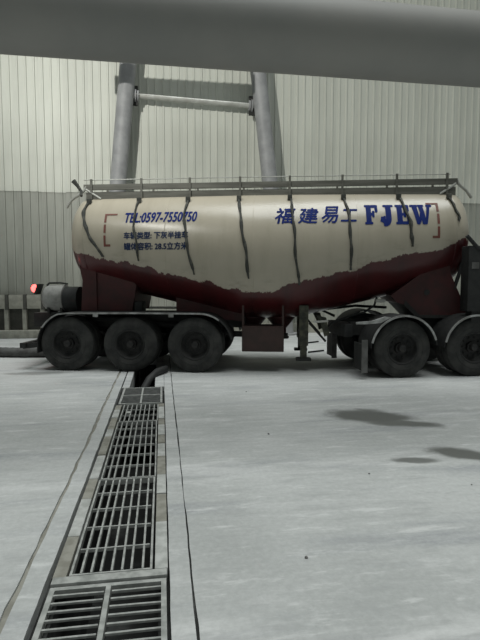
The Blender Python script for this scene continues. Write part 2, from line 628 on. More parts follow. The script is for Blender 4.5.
# ================================================================== ADDED FLOODLIGHT (out of the picture)
fo_ = thing('added_light_mast', 'added unseen floodlight on a tall grey mast beside the overhead pipe', 'floodlight', (LAMP.x, LAMP.y, 0))
MB().box(-0.30, 0.30, -0.34, -0.16, LAMP.z - 0.2, LAMP.z + 0.2, bev=0.02).build('housing', 'black_plastic', fo_)
MB().tube([(0, -0.30, LAMP.z - 0.2), (0, -0.30, 0.0)], [0.06, 0.10], 14).build('mast', 'steel_grey', fo_)
MB().box(-0.25, 0.25, -0.55, -0.05, 0.0, 0.03).build('foot_plate', 'steel_grey', fo_, 0)

# ================================================================== OVERHEAD PIPE
op = thing('overhead_pipe', 'thick grey pipe running overhead across the yard in front of the truck', 'pipe', (1.2, 5.72, 0))
MB().tube([(-7.2, 0, 4.56), (-2, -0.0, 4.545), (2.5, 0.0, 4.53), (8.0, 0, 4.50)], 0.40, 40).build('pipe', 'pipe_grey', op)
for px in (-5.6, 6.4):
    MB().box(px - 0.12, px + 0.12, -0.12, 0.12, 0.0, 4.14).build('support_post', 'pipe_grey', op)
    MB().box(px - 0.26, px + 0.26, -0.30, 0.30, 0.0, 0.03).build('foot_plate', 'pipe_grey', op)
    MB().box(px - 0.08, px + 0.08, -0.34, 0.34, 4.06, 4.22).build('cradle', 'pipe_grey', op)

# ================================================================== DRAIN GRATES
GX0, GX1 = TX0 + 0.092, TX1 - 0.092
gw = GX1 - GX0


def bar_mesh(w, h, l, axis, name='bar', mat='grate'):
    if axis == 'x':
        return MB().box(-l / 2, l / 2, -w / 2, w / 2, -h, 0).mesh(name, mat, 0)
    return MB().box(-w / 2, w / 2, -l / 2, l / 2, -h, 0).mesh(name, mat, 0)


def frame_parts(g, w, l, t=0.022, h=0.05, mat='grate'):
    for s in (-1, 1):
        MB().box(s * (w / 2 - t / 2) - t / 2, s * (w / 2 - t / 2) + t / 2, -l / 2, l / 2, -h, 0).build('frame_bar', mat, g, 0)
        MB().box(-w / 2 + t, w / 2 - t, s * (l / 2 - t / 2) - t / 2, s * (l / 2 - t / 2) + t / 2, -h, 0).build('frame_bar', mat, g, 0)


def long_grate(y0, y1, nrow, dx, rz, label, skip=()):
    l = y1 - y0 - 0.014
    w = gw - 0.014
    g = thing('drain_grate', label, 'grate', ((GX0 + GX1) / 2 + dx, (y0 + y1) / 2, -0.006), rz, 'steel grates over the drain')
    frame_parts(g, w, l, 0.014)
    lm = bar_mesh(0.013, 0.035, l - 0.044, 'y', 'bar')
    cm = bar_mesh(0.013, 0.022, w - 0.044, 'x', 'cross_bar')
    for i in range(1, 8):
        obj_from('bar', lm, g, (-w / 2 + w * i / 8 + random.uniform(-.004, .004), 0, -0.001), random.uniform(-.003, .003))
    for j in range(1, nrow):
        obj_from('cross_bar', cm, g, (0, -l / 2 + l * j / nrow, 0.001), random.uniform(-.012, .012))
    return g


g1 = long_grate(2.985, 4.48, 5, 0.0, 0.0, 'long-celled steel drain grate beside the crosswise-barred grate')
g2 = long_grate(4.48, 6.36, 6, 0.004, 0.004, 'long-celled steel drain grate between two other long-celled grates')
g3 = long_grate(6.36, 7.26, 3, 0.012, -0.006, 'short long-celled steel drain grate beside the dark mesh covers')
# a flat scrap lies in one cell of the far grate
MB().box(-0.09, -0.02, 0.10, 0.19, -0.03, -0.004).build('plugged_cell', 'kerb_pale', g3, 0)
g3.children[-1].location = (-0.10, -0.12, 0)

# near grate: bars across with one bar down the middle
g = thing('drain_grate', 'steel drain grate with close crosswise bars and one centre bar', 'grate', ((TX0 + TX1) / 2, 2.14, -0.004), 0.0, None)
w, l = TX1 - TX0 - 0.03, 1.48
frame_parts(g, w, l, 0.03)
MB().box(-0.014, 0.014, -l / 2 + .03, l / 2 - .03, -0.05, 0.003).build('bar', 'grate', g, 0)
for s in (-1, 1):
    hm = bar_mesh(0.013, 0.012, w / 2 - 0.044, 'x', 'cross_bar')
    for j in range(1, 21):
        c = obj_from('cross_bar', hm, g, (s * (w / 4), -l / 2 + l * j / 21, -0.004), random.uniform(-0.02, 0.02))
        pass
# threshold plate between this grate and the next one
tag(MB().box(TX0 + 0.01, TX1 - 0.01, 2.905, 2.975, -0.05, 0.002, bev=0.004).build('threshold_plate', 'grate'), 'narrow pale steel plate across the drain between two grates', 'steel plate')
g0 = thing('drain_grate', 'steel drain grate with crosswise bars close to the photographer', 'grate', ((TX0 + TX1) / 2, 0.905, -0.004))
g0['label'] = 'steel drain grate at the end of the drain away from the truck'
frame_parts(g0, w, 0.98, 0.03)
for s in (-1, 1):
    for j in range(1, 14):
        obj_from('cross_bar', hm, g0, (s * (w / 4), -0.49 + 0.98 * j / 14, -0.004))
MB().box(-0.014, 0.014, -0.46, 0.46, -0.05, 0.003).build('bar', 'grate', g0, 0)

# far cover: two by two panels of fine mesh in a pale frame
gf = thing('drain_cover', 'pale framed drain cover with four dark mesh panels', 'drain cover', (cx + 0.0, 7.85, -0.002))
w, l = TX1 - TX0 - 0.06, 1.12
frame_parts(gf, w, l, 0.03)
MB().box(-0.013, 0.013, -l / 2 + .03, l / 2 - .03, -0.05, 0.0).build('bar', 'grate', gf, 0)
MB().box(-w / 2 + .03, w / 2 - .03, -0.016, 0.016, -0.05, 0.001).build('bar', 'grate', gf, 0)
for sx in (-1, 1):
    for sy in (-1, 1):
        pm = MB()
        X0, X1 = sorted((sx * 0.013, sx * (w / 2 - 0.03)))
        Y0, Y1 = sorted((sy * 0.016, sy * (l / 2 - 0.03)))
        pm.box(X0, X1, Y0, Y1, -0.045, -0.03)
        k = 0
        n = 12
        for i in range(n):
            yy = Y0 + (Y1 - Y0) * (i + .5) / n
            pm.box(X0, X1, yy - 0.008, yy + 0.008, -0.03, -0.008)
        pm.build('mesh_panel', 'grate_dark', gf, 0)

# ================================================================== TANK TRAILER
TA = -4.9
tlx, tly = W2(-3.37, 9.81)
trl = thing('tank_trailer', 'cream and dark red bulk cement tank trailer with blue lettering', 'tank trailer', (tlx, tly, 0), R(TA) - YAW)
YC, TOP = 1.25, 3.60
XE0, XE1 = 0.16, 7.46


def tank_r(x):
    if x < 3.3:
        return 0.93 + (1.30 - 0.93) * max(0, (x - XE0)) / (3.3 - XE0)
    if x > 4.4:
        return 0.93 + (1.30 - 0.93) * max(0, (XE1 - x)) / (XE1 - 4.4)
    return 1.30


def tank_section(x):
    if x < XE0:
        t = min(1, (XE0 - x) / 0.45)
        return 0.93 * math.sqrt(max(0, 1 - t * t)), TOP - 0.93
    if x > XE1:
        t = min(1, (x - XE1) / 0.42)
        return 0.93 * math.sqrt(max(0, 1 - t * t)), TOP - 0.93
    r = tank_r(x)
    return r, TOP - r


def surf_y(x, z, off=0.0):
    r, c = tank_section(x)
    d = (r + off) ** 2 - (z - c) ** 2
    return YC - math.sqrt(max(d, 0.0))


xs = [XE0 - 0.45 * math.sin(a * math.pi / 2) for a in (0.995, 0.97, 0.92, 0.84, 0.72, 0.58, 0.42, 0.26, 0.12)]
nx = 44
xs += [XE0 + (XE1 - XE0) * i / nx for i in range(nx + 1)]
xs += [XE1 + 0.42 * math.sin(a * math.pi / 2) for a in (0.12, 0.26, 0.42, 0.58, 0.72, 0.84, 0.92, 0.97, 0.995)]
tb = MB()
SEG = 72
vs, fs = [], []
for x in xs:
    r, c = tank_section(x)
    for k in range(SEG):
        a = 2 * math.pi * k / SEG
        vs.append((x, YC + r * math.sin(a), c + r * math.cos(a)))
for i in range(len(xs) - 1):
    for k in range(SEG):
        a, b2 = i * SEG + k, i * SEG + (k + 1) % SEG
        fs.append((a, b2, b2 + SEG, a + SEG))
fs.append(tuple(range(SEG)))
fs.append(tuple(range((len(xs) - 1) * SEG, len(xs) * SEG)))
tank = tb.add(vs, fs).build('tank', 'tank', trl, 40)
tank['label'] = 'cream tank with dark red painted underside'
# weld seams round the tank
for xx in (XE0 + 0.02, 1.9, 3.62, 5.6, XE1 - 0.02):
    r, c = tank_section(xx)
    sm = MB().revolve([(r - 0.004, -0.012), (r + 0.004, -0.008), (r + 0.004, 0.008), (r - 0.004, 0.012)], (xx, YC, c), 'x', 72)
    sm.build('weld_seam', 'tank', tank)


# --- lettering wrapped on the tank
def wrap_mesh(verts, faces, name, mat, off=0.006, parent=None, label=None):
    me = bpy.data.meshes.new(name)
    me.from_pydata([(x, 0, z) for x, z in verts], [], faces)
    bm = bmesh.new()
    bm.from_mesh(me)
    zs = [v.co.z for v in bm.verts]
    z = min(zs) + 0.04
    while z < max(zs):
        bmesh.ops.bisect_plane(bm, geom=bm.verts[:] + bm.edges[:] + bm.faces[:], plane_co=(0, 0, z), plane_no=(0, 0, 1))
        z += 0.04
    for v in bm.verts:
        v.co.y = surf_y(v.co.x, v.co.z, off)
    bm.normal_update()
    for f in bm.faces:
        if f.normal.y > 0:
            f.normal_flip()
    bm.to_mesh(me)
    bm.free()
    me.materials.append(MAT[mat])
    o = bpy.data.objects.new(name, me)
    COL.objects.link(o)
    o.parent = parent or tank
    if label:
        o['label'] = label
    return o


def text_flat(s, bold=0.0, shear=0.0):
    cu = bpy.data.curves.new('t', 'FONT')
    cu.body = s
    cu.size = 1.0
    cu.offset = bold
    cu.shear = shear
    cu.resolution_u = 3
    cu.fill_mode = 'FRONT'
    o = bpy.data.objects.new('t', cu)
    COL.objects.link(o)
    dg = bpy.context.evaluated_depsgraph_get()
    dg.update()
    me = bpy.data.meshes.new_from_object(o.evaluated_get(dg))
    vs = [(v.co.x, v.co.y) for v in me.vertices]
    fs = [tuple(p.vertices) for p in me.polygons]
    bpy.data.objects.remove(o)
    bpy.data.curves.remove(cu)
    bpy.data.meshes.remove(me)
    return vs, fs


def text_on_tank(s, x0, x1, z0, z1, mat, bold=0.0, shear=0.0, tilt=0.0, label=None):
    vs, fs = text_flat(s)
    if not vs:
        return
    ax, bx = min(v[0] for v in vs), max(v[0] for v in vs)
    ay, by = min(v[1] for v in vs), max(v[1] for v in vs)
    out, faces = [], []
    for (dx, dz) in ((0, 0), (1, 0), (-1, 0), (0, 1), (0, -1)):
        o = len(out)
        for (vx, vy) in vs:
            xx = x0 + (vx - ax) / (bx - ax) * (x1 - x0) + dx * bold
            zz = z0 + (vy - ay) / (by - ay) * (z1 - z0) + dz * bold
            out.append((xx + shear * (zz - z0), zz))
        faces += [tuple(i + o for i in f) for f in fs]
    wrap_mesh(out, faces, 'lettering', mat, label=label)


text_on_tank('TEL:0597-7550750', 1.05, 2.51, 2.93, 3.13, 'blue_paint', 0.007, 0.12, label='blue telephone number lettering')
text_on_tank('\u8f66\u8f86\u7c7b\u578b: \u4e0b\u7070\u534a\u6302\u8f66', 1.07, 2.37, 2.60, 2.735, 'navy_paint', 0.006)
text_on_tank('\u7f50\u4f53\u5bb9\u79ef: 28.5\u7acb\u65b9\u7c73', 1.07, 2.37, 2.385, 2.525, 'navy_paint', 0.006)
for ch, xa, xb, za, zb, tl in (('\u798f', 4.02, 4.37, 2.86, 3.17, 0.0), ('\u5efa', 4.47, 4.82, 2.86, 3.17, 0.0),
                               ('\u6613', 4.90, 5.20, 2.87, 3.20, 0.0), ('\u5de5', 5.28, 5.56, 2.90, 3.14, 0.0)):
    text_on_tank(ch, xa, xb, za, zb, 'blue_paint', 0.008, 0.18, tl)


# stencil slab letters
def poly_tri(polys):
    vs, fs = [], []
    for p in polys:
        o = len(vs)
        vs += p
        fs.append(tuple(range(o, o + len(p))))
    return vs, fs


def arc(cx_, cz_, r0, r1, a0, a1, n=8):
    out = []
    for i in range(n):
        a, b_ = R(a0 + (a1 - a0) * i / n), R(a0 + (a1 - a0) * (i + 1) / n)
        out.append([(cx_ + r0 * math.cos(a), cz_ + r0 * math.sin(a)), (cx_ + r1 * math.cos(a), cz_ + r1 * math.sin(a)),
                    (cx_ + r1 * math.cos(b_), cz_ + r1 * math.sin(b_)), (cx_ + r0 * math.cos(b_), cz_ + r0 * math.sin(b_))])
    return out


def rect(x0, x1, z0, z1):
    return [(x0, z0), (x1, z0), (x1, z1), (x0, z1)]


LET = {
    'F': [rect(0.12, 0.42, 0, 1), rect(0.0, 0.54, 0, 0.09), rect(0.0, 0.12, 0.91, 1), rect(0.47, 0.95, 0.88, 1),
          [(0.82, 0.62), (0.95, 0.62), (0.95, 0.88), (0.82, 0.88)], rect(0.47, 0.68, 0.46, 0.57), [(0.60, 0.36), (0.68, 0.36), (0.68, 0.68), (0.60, 0.68)]],
    'J': [rect(0.48, 0.80, 0.28, 1), rect(0.30, 0.98, 0.91, 1)] + arc(0.42, 0.28, 0.06, 0.38, -90, 0) + arc(0.36, 0.22, 0.0, 0.19, 90, 270)
         + [rect(0.30, 0.42, -0.10, 0.10), [(0.04, 0.14), (0.36, 0.02), (0.36, 0.30), (0.12, 0.38)]],
    'E': [rect(0.12, 0.42, 0, 1), rect(0.0, 0.12, 0, 0.09), rect(0.0, 0.12, 0.91, 1), rect(0.47, 0.95, 0.88, 1), rect(0.83, 0.95, 0.66, 0.9),
          rect(0.47, 0.98, 0, 0.12), rect(0.86, 0.98, 0.1, 0.36), rect(0.47, 0.70, 0.45, 0.56), rect(0.62, 0.70, 0.36, 0.66)],
    'W': [[(0.04, 1), (0.28, 1), (0.46, 0.0), (0.32, 0.0)], [(0.44, 1), (0.64, 1), (0.84, 0.0), (0.66, 0.0)], [(0.46, 0.22), (0.49, 0.05), (0.63, 0.62), (0.56, 0.76)],
          [(0.80, 0.0), (0.87, 0.0), (1.10, 1), (1.0, 1)], rect(-0.06, 0.36, 0.91, 1), rect(0.40, 0.72, 0.91, 1), rect(0.92, 1.2, 0.91, 1)],
}
lx = 5.74
for ch, wd, gap in (('F', 0.235, 0.04), ('J', 0.25, 0.055), ('E', 0.245, 0.05), ('W', 0.31, 0.0)):
    for_poly = [[(lx + px * wd + dx, 2.845 + pz * 0.38 + dz) for px, pz in p] for p in LET[ch] for dx, dz in ((0, 0), (0.013, 0), (-0.013, 0), (0, 0.007), (0, -0.007))]
    vs, fs = poly_tri(for_poly)
    wrap_mesh(vs, fs, 'lettering', 'blue_paint', label='blue stencil letter')
    lx += wd + gap

# red corner brackets
for (x0, x1, z0, z1, d) in ((0.64, 0.90, 2.46, 3.12, 1), (7.13, 6.90, 2.58, 3.27, -1)):
    t = 0.045
    ps = [rect(*sorted((x0, x0 + d * t)), z0, z0 + 0.22), rect(*sorted((x0, x0 + d * t)), z0 + 0.27, z1 - 0.22), rect(*sorted((x0, x0 + d * t)), z1 - 0.18, z1),
          rect(*sorted((x0 + d * t, x0 + d * 0.14)), z0, z0 + t), rect(*sorted((x0 + d * t, x1)), z1 - t * 0.7, z1)]
    vs, fs = poly_tri(ps)
    wrap_mesh(vs, fs, 'corner_mark', 'red_mark', label='dull red corner mark')

# --- walkway and rails on top
WYN, WYF = 0.80, 1.70
wk = MB().box(0.12, 7.52, WYN + 0.03, WYF - 0.03, TOP + 0.015, TOP + 0.035).build('walkway', 'walkway', trl, 0)
for yy in (WYN, WYF):
    MB().box(0.10, 7.55, yy - 0.02, yy + 0.02, 3.46, 3.62).build('toe_board', 'walkway', wk, 0)
    MB().box(0.05, 7.58, yy - 0.03, yy + 0.03, 3.67, 3.78).build('side_beam', 'walkway', wk, 0)
    MB().tube([(0.05, yy, 3.875), (3.8, yy, 3.88), (7.45, yy, 3.865)], 0.010, 8).build('rail', 'rail_light', wk)
POSTS = [0.22, 1.28, 2.29, 3.32, 4.32, 5.36, 6.42, 7.38]
for yy in (WYN, WYF):
    for px in POSTS:
        s = -1 if yy == WYN else 1
        MB().box(px - 0.022, px + 0.022, yy + s * 0.022, yy + s * 0.05, 3.34, 3.885).build('post', 'walkway', wk, 0)
# braces at both walkway ends
for xa, xb in ((0.10, 0.42), (7.55, 7.25)):
    MB().tube([(xa, WYN - 0.03, 3.68), (xb, WYN - 0.03, 3.48)], 0.022, 8).build('end_brace', 'rail_light', wk)
# pale hooked pipe at the rear top and the front top
MB().tube([(-0.30, 0.72, 3.30), (-0.20, 0.74, 3.46), (-0.06, 0.76, 3.56), (0.06, 0.78, 3.66), (0.10, 0.79, 3.74)], 0.028, 10).build('grab_handle', 'rail_light', trl)
MB().tube([(7.86, 0.80, 3.40), (7.76, 0.80, 3.54), (7.62, 0.80, 3.66), (7.56, 0.80, 3.76)], 0.028, 10).build('grab_handle', 'rail_light', trl)
MB().tube([(-0.12, 0.66, 3.84), (-0.04, 0.68, 3.74), (0.02, 0.70, 3.64), (0.06, 0.62, 3.52)], [0.05, 0.035, 0.03, 0.03], 10).build('hose_end', 'strap', trl)

# --- straps hanging over the side
def strap(pts, wdt=0.055):
    """pts: list of (x,z) on the tank skin, from the top down"""
    fine = []
    for i in range(len(pts) - 1):
        n = 10
        for k in range(n):
            t = k / n
            fine.append((pts[i][0] + (pts[i + 1][0] - pts[i][0]) * t, pts[i][1] + (pts[i + 1][1] - pts[i][1]) * t))
    fine.append(pts[-1])
    vs, fs = [], []
    n = len(fine)
    for i, (x, z) in enumerate(fine):
        wv = 0.85 * wdt * (1.0 + 0.22 * math.sin(i * 0.6 + x * 5)) * (0.7 if i > n - 4 else 1)
        jx = 0.009 * math.sin(i * 0.35 + x * 3)
        for off, dx in ((0.010, -wv / 2), (0.040, -wv * 0.25), (0.040, wv * 0.25), (0.010, wv / 2)):
            vs.append((x + jx + dx, surf_y(min(max(x, XE0), XE1), z, off), z))
    for i in range(n - 1):
        for k in range(3):
            fs.append((i * 4 + k, i * 4 + k + 1, i * 4 + k + 5, i * 4 + k + 4))
        fs.append((i * 4 + 3, i * 4, i * 4 + 4, i * 4 + 7))
    fs += [(0, 1, 2, 3), tuple((n - 1) * 4 + k for k in (3, 2, 1, 0))]
    return MB().add(vs, fs).build('strap', 'strap', trl, 60)


strap([(0.20, 3.44), (0.17, 3.20), (0.22, 2.92), (0.38, 2.60), (0.60, 2.26)], 0.085)
strap([(1.28, 3.46), (1.25, 3.15), (1.27, 2.85), (1.33, 2.50), (1.36, 2.17)], 0.055)
strap([(2.29, 3.47), (2.27, 3.10), (2.32, 2.70), (2.39, 2.30), (2.47, 1.90)], 0.06)
strap([(3.32, 3.47), (3.36, 3.10), (3.43, 2.70), (3.50, 2.30), (3.55, 1.82)], 0.065)
strap([(4.32, 3.47), (4.37, 3.10), (4.40, 2.70), (4.43, 2.25), (4.50, 1.70)], 0.06)
strap([(5.36, 3.47), (5.42, 3.10), (5.45, 2.70), (5.46, 2.35), (5.48, 1.98)], 0.065)
strap([(6.42, 3.45), (6.50, 3.15), (6.57, 2.90), (6.60, 2.62), (6.61, 2.42)], 0.075)
strap([(7.38, 3.44), (7.40, 3.30), (7.45, 3.15), (7.49, 3.00), (7.50, 2.90)], 0.06)
for px in POSTS:       # clamps where the straps are tied to the posts
    yy = surf_y(min(max(px, XE0), XE1), 3.40, 0.02)
    MB().box(px - 0.045, px + 0.045, yy - 0.05, yy + 0.03, 3.35, 3.46, bev=0.012).build('clamp', 'strap', trl)

# --- chassis below
ch = MB()
for yy in (0.82, 1.58):
    ch.box(-0.75, 3.4, yy, yy + 0.10, 0.82, 1.12)
for xx in (-0.7, 0.65, 1.92, 3.3):
    ch.box(xx, xx + 0.12, 0.82, 1.68, 0.86, 1.08)
chs = ch.build('chassis', 'chassis', trl, 0)
# rear saddle: dark red plates from the tank down to the chassis
MB().prism([(0.02, 1.17), (0.06, 1.80), (0.0, 2.10), (0.1, 2.3), (0.6, 2.2), (1.2, 1.70), (1.10, 1.17)], 0.58, 1.92).build('rear_saddle', 'red_frame', trl, 0)
MB().prism([(0.30, 1.17), (0.32, 1.95), (0.37, 1.95), (0.37, 1.17)], 0.54, 0.585).build('saddle_rib', 'red_frame', trl, 0)
MB().box(1.16, 1.32, 0.55, 0.85, 1.14, 1.36, bev=0.02).build('valve_box', 'black_plastic', trl)
MB().prism([(2.0, 1.12), (2.0, 1.5), (3.4, 1.15), (3.4, 0.95)], 0.70, 1.80).build('middle_saddle', 'red_frame', trl, 0)
# outlet spouts under the middle
for xx in (3.55, 4.15):
    MB().revolve([(0.30, 1.10), (0.30, 1.0), (0.12, 0.78), (0.12, 0.62), (0.18, 0.60), (0.18, 0.56), (0.02, 0.56)], (xx, YC, 0), 'z', 24).build('outlet', 'red_frame', trl)
# delivery pipe beneath
MB().tube([(-0.4, 0.72, 1.02), (1.0, 0.70, 0.98), (3.2, 0.72, 0.70), (4.3, 0.75, 0.66)], 0.06, 12).build('delivery_pipe', 'chassis', trl)
# toolbox
tbx = MB().box(3.40, 4.22, 0.20, 0.75, 0.40, 0.90, bev=0.015).build('toolbox', 'dull_red', trl)
tbx['label'] = 'dull red side toolbox'
MB().box(3.43, 4.19, 0.188, 0.20, 0.44, 0.86, bev=0.003).build('lid', 'dull_red', tbx)
for xx in (3.40, 4.18):
    MB().box(xx, xx + 0.04, 0.26, 0.31, 0.90, 1.30).build('hanger', 'dull_red', tbx, 0)
# front neck and king pin plate
MB().prism([(6.30, 1.50), (6.42, 1.36), (6.62, 1.30), (6.78, 1.10), (7.70, 1.10), (7.74, 1.22), (7.42, 1.92), (7.40, 2.15), (6.9, 1.95)], 0.52, 1.98).build('front_saddle', 'red_frame', trl, 0)
MB().prism([(6.55, 1.32), (6.80, 1.06), (7.74, 1.06), (7.74, 1.12), (6.85, 1.12), (6.58, 1.40)], 0.50, 2.0).build('coupling_plate', 'chassis', trl, 0)
MB().revolve([(0.0, -0.012), (0.055, -0.012), (0.055, 0.0), (0.0, 0.0)], (6.98, 0.515, 1.56), 'y', 18).build('dark_hole_disc', 'black_plastic', trl)  # black disc in place of a hole, its inner darkness put into the colour
MB().tube([(7.62, 0.9, 2.62), (7.68, 0.62, 2.3), (7.60, 0.56, 1.95), (7.50, 0.55, 1.62)], 0.035, 10).build('hose', 'black_plastic', trl)
MB().tube([(6.05, 0.62, 1.46), (6.0, 0.60, 1.30), (5.8, 0.58, 1.16), (5.5, 0.56, 1.08), (5.2, 0.58, 0.96), (5.0, 0.6, 0.8)], 0.022, 8).build('air_line', 'black_plastic', trl)
MB().box(6.02, 6.2, 0.52, 0.72, 1.36, 1.42, bev=0.01).build('light_bracket', 'brass_white', trl)

# landing legs
for yy in (0.42, 1.95):
    lg = MB().box(4.52, 4.70, yy, yy + 0.18, 0.50, 1.30, bev=0.01).build('landing_leg', 'leg_olive', trl)
    MB().box(4.545, 4.675, yy + 0.025, yy + 0.155, 0.24, 0.50).build('inner_leg', 'leg_olive', lg, 0)
    MB().box(4.46, 4.76, yy - 0.04, yy + 0.22, 0.20, 0.245, bev=0.01).build('foot', 'chassis', lg)
    MB().tube([(4.72, yy + .09, 0.95), (5.05, yy + .09, 0.58)], 0.022, 8).build('brace', 'chassis', lg)
    MB().tube([(4.70, yy + .09, 0.36), (5.02, yy + .09, 0.40)], 0.018, 8).build('brace', 'chassis', lg)
    MB().prism([(4.86, 1.10), (5.05, 1.06), (5.12, 0.72), (5.02, 0.68), (4.96, 0.9)], yy + 0.05, yy + 0.12).build('gear_arm', 'leg_olive', lg, 0)
MB().tube([(4.80, 0.36, 0.98), (5.08, 0.36, 1.0)], 0.022, 8).build('crank_handle', 'brass_white', trl)
MB().box(4.55, 4.67, 0.6, 1.95, 0.62, 0.70).build('leg_crossbar', 'chassis', trl, 0)

# wheels ---------------------------------------------------------------
def tyre_profile(rad, w):
    rr = rad
    return [(0.285, 0.035), (0.30, 0.012), (0.36, 0.002), (0.43, 0.0), (rr - 0.055, 0.012), (rr - 0.018, 0.028), (rr - 0.004, 0.045), (rr, 0.075),
            (rr, w * 0.33), (rr - 0.012, w * 0.345), (rr - 0.012, w * 0.375), (rr, w * 0.39), (rr, w * 0.61), (rr - 0.012, w * 0.625), (rr - 0.012, w * 0.655),
            (rr, w * 0.67), (rr, w - 0.075), (rr - 0.004, w - 0.045), (rr - 0.018, w - 0.028), (rr - 0.055, w - 0.012), (0.43, w), (0.36, w - 0.002), (0.30, w - 0.012), (0.285, w - 0.035)]


RAD = 0.54
W_TYRE = MB().revolve(tyre_profile(RAD, 0.27), (0, 0, 0), 'y', 56, close=True).mesh('wheel', 'tyre', 30)
W_RIM = MB().revolve([(0.295, 0.02), (0.285, 0.008), (0.270, 0.015), (0.262, 0.05), (0.250, 0.10), (0.205, 0.145), (0.150, 0.150), (0.150, 0.16), (0.26, 0.17), (0.288, 0.24)], (0, 0, 0), 'y', 40).mesh('rim', 'rim', 30)
hb = MB().revolve([(0.0, 0.015), (0.060, 0.018), (0.070, 0.035), (0.075, 0.09), (0.10, 0.10), (0.105, 0.155), (0.20, 0.158)], (0, 0, 0), 'y', 28)
for k in range(10):
    a = 2 * math.pi * k / 10
    c = Vector((0.178 * math.cos(a), 0.0, 0.178 * math.sin(a)))
    hb.tube([c + Vector((0, 0.115, 0)), c + Vector((0, 0.15, 0))], 0.016, 6)
W_HUB = hb.mesh('hub', 'hub', 30)
# raised shoulder rings make the sidewall read as rubber
W_RING = MB().revolve([(0.372, 0.004), (0.376, -0.004), (0.384, -0.004), (0.388, 0.004)], (0, 0, 0), 'y', 48).mesh('sidewall_ring', 'tyre', 30)


def wheel(parent, x, y, rad=RAD, flip=False):
    rz = math.pi if flip else 0.0
    w_ = obj_from('wheel', W_TYRE, parent, (x, y, rad), rz)
    obj_from('rim', W_RIM, w_)
    obj_from('hub', W_HUB, w_)
    obj_from('sidewall_ring', W_RING, w_)
    obj_from('inner_tyre', W_TYRE, w_, (0, 0.31, 0))
    return w_


for wx in (-0.06, 1.22, 2.50):
    wheel(trl, wx, 0.0)
    wheel(trl, wx, 2.5, flip=True)
    MB().tube([(wx, 0.3, 0.54), (wx, 2.2, 0.54)], 0.075, 14).build('axle', 'chassis', trl)
    MB().box(wx - 0.5, wx + 0.5, 0.80, 0.90, 0.60, 0.68).build('leaf_spring', 'chassis', trl, 0)

# long mudguard over the three axles
def arc_pts(cx_, cz_, r, a0, a1, n=10):
    return [(cx_ + r * math.cos(R(a0 + (a1 - a0) * i / n)), cz_ + r * math.sin(R(a0 + (a1 - a0) * i / n))) for i in range(n + 1)]


prof = [(-0.66, 0.36)] + arc_pts(0.02, 0.50, 0.68, 172, 110, 10) + [(-0.05, 1.155), (1.3, 1.165), (2.6, 1.16)] + arc_pts(2.60, 0.52, 0.64, 80, 12, 10)
for y0, y1 in ((-0.02, 0.60), (1.90, 2.52)):
    fd = MB().sheet(prof, y0, y1, 0.018).build('mudguard', 'black_plastic', trl, 40)
    edge = y0 - 0.012 if y0 < 1 else y1 - 0.01
    trim = prof[4:16]
    tm = MB().sheet([(px, pz + 0.006) for px, pz in prof[5:20]], edge, edge + 0.022, 0.030).build('mudguard_trim', 'fender_trim', fd, 40)
    tm['label'] = 'pale worn edge of the mudguard'
    for bx in (0.55, 2.05):
        MB().box(bx - 0.05, bx + 0.05, edge - 0.004, edge + 0.03, 1.08, 1.15, bev=0.006).build('trim_bracket', 'fender_trim', fd)
# rear underrun bar and lamp board
MB().box(-1.02, -0.66, 0.10, 0.22, 0.46, 0.56, rot=Matrix.Rotation(R(-7), 3, 'Y'), piv=(-0.66, 0, 0.5)).build('underrun_arm', 'black_plastic', trl, 0)
MB().box(-1.05, -0.93, 0.05, 2.45, 0.44, 0.54).build('underrun_bar', 'black_plastic', trl, 0)
MB().box(-1.15, -0.75, 0.85, 1.65, 0.80, 1.10, bev=0.01).build('rear_crossmember', 'black_plastic', trl)
# air vessel behind the tank
av = MB()
vp = [(0.0, -0.98), (0.12, -0.965), (0.22, -0.91), (0.275, -0.83), (0.285, -0.74), (0.285, -0.46), (0.27, -0.45), (0.0, -0.45)]
av.revolve(vp, (0, 0.95, 1.42), 'x', 36)
avo = av.build('air_vessel', 'air_tank', trl)
avo['label'] = 'pale rounded air vessel behind the tank'
MB().revolve([(0.0, -0.45), (0.265, -0.45), (0.265, -0.14), (0.0, -0.14)], (0, 0.95, 1.40), 'x', 30).build('vessel_collar', 'black_plastic', avo)
for xx in (-0.80, -0.52):
    MB().box(xx, xx + 0.05, 0.75, 1.15, 1.09, 1.25).build('vessel_foot', 'chassis', avo, 0)
MB().tube([(-0.86, 0.90, 1.69), (-0.80, 0.88, 1.74), (-0.55, 0.88, 1.745), (-0.40, 0.9, 1.72)], 0.02, 8).build('vessel_pipe', 'chassis', avo)
# red tail light
MB().prism([(-1.02, 1.50), (-0.98, 1.50), (-0.90, 1.72), (-0.94, 1.72)], 0.62, 0.84).build('lamp_bracket', 'chassis', trl, 0)
lens = MB().revolve([(0.0, 0.05), (0.055, 0.042), (0.08, 0.02), (0.085, 0.0), (0.0, 0.0)], (0, 0, 0), 'z', 20).build('tail_light', 'red_lens', trl)
lens.location = (-1.045, 0.70, 1.63)
lens.rotation_euler = (R(80), 0, R(-35))
lens['label'] = 'glowing red tail light'
rl = bpy.data.lights.new('tail_light_glow', 'POINT')
rl.energy = 2.5
rl.color = (1.0, 0.06, 0.05)
rl.shadow_soft_size = 0.05
rlo = bpy.data.objects.new('tail_light_glow', rl)
COL.objects.link(rlo)
rlo.parent = trl
rlo.location = (-1.13, 0.64, 1.66)

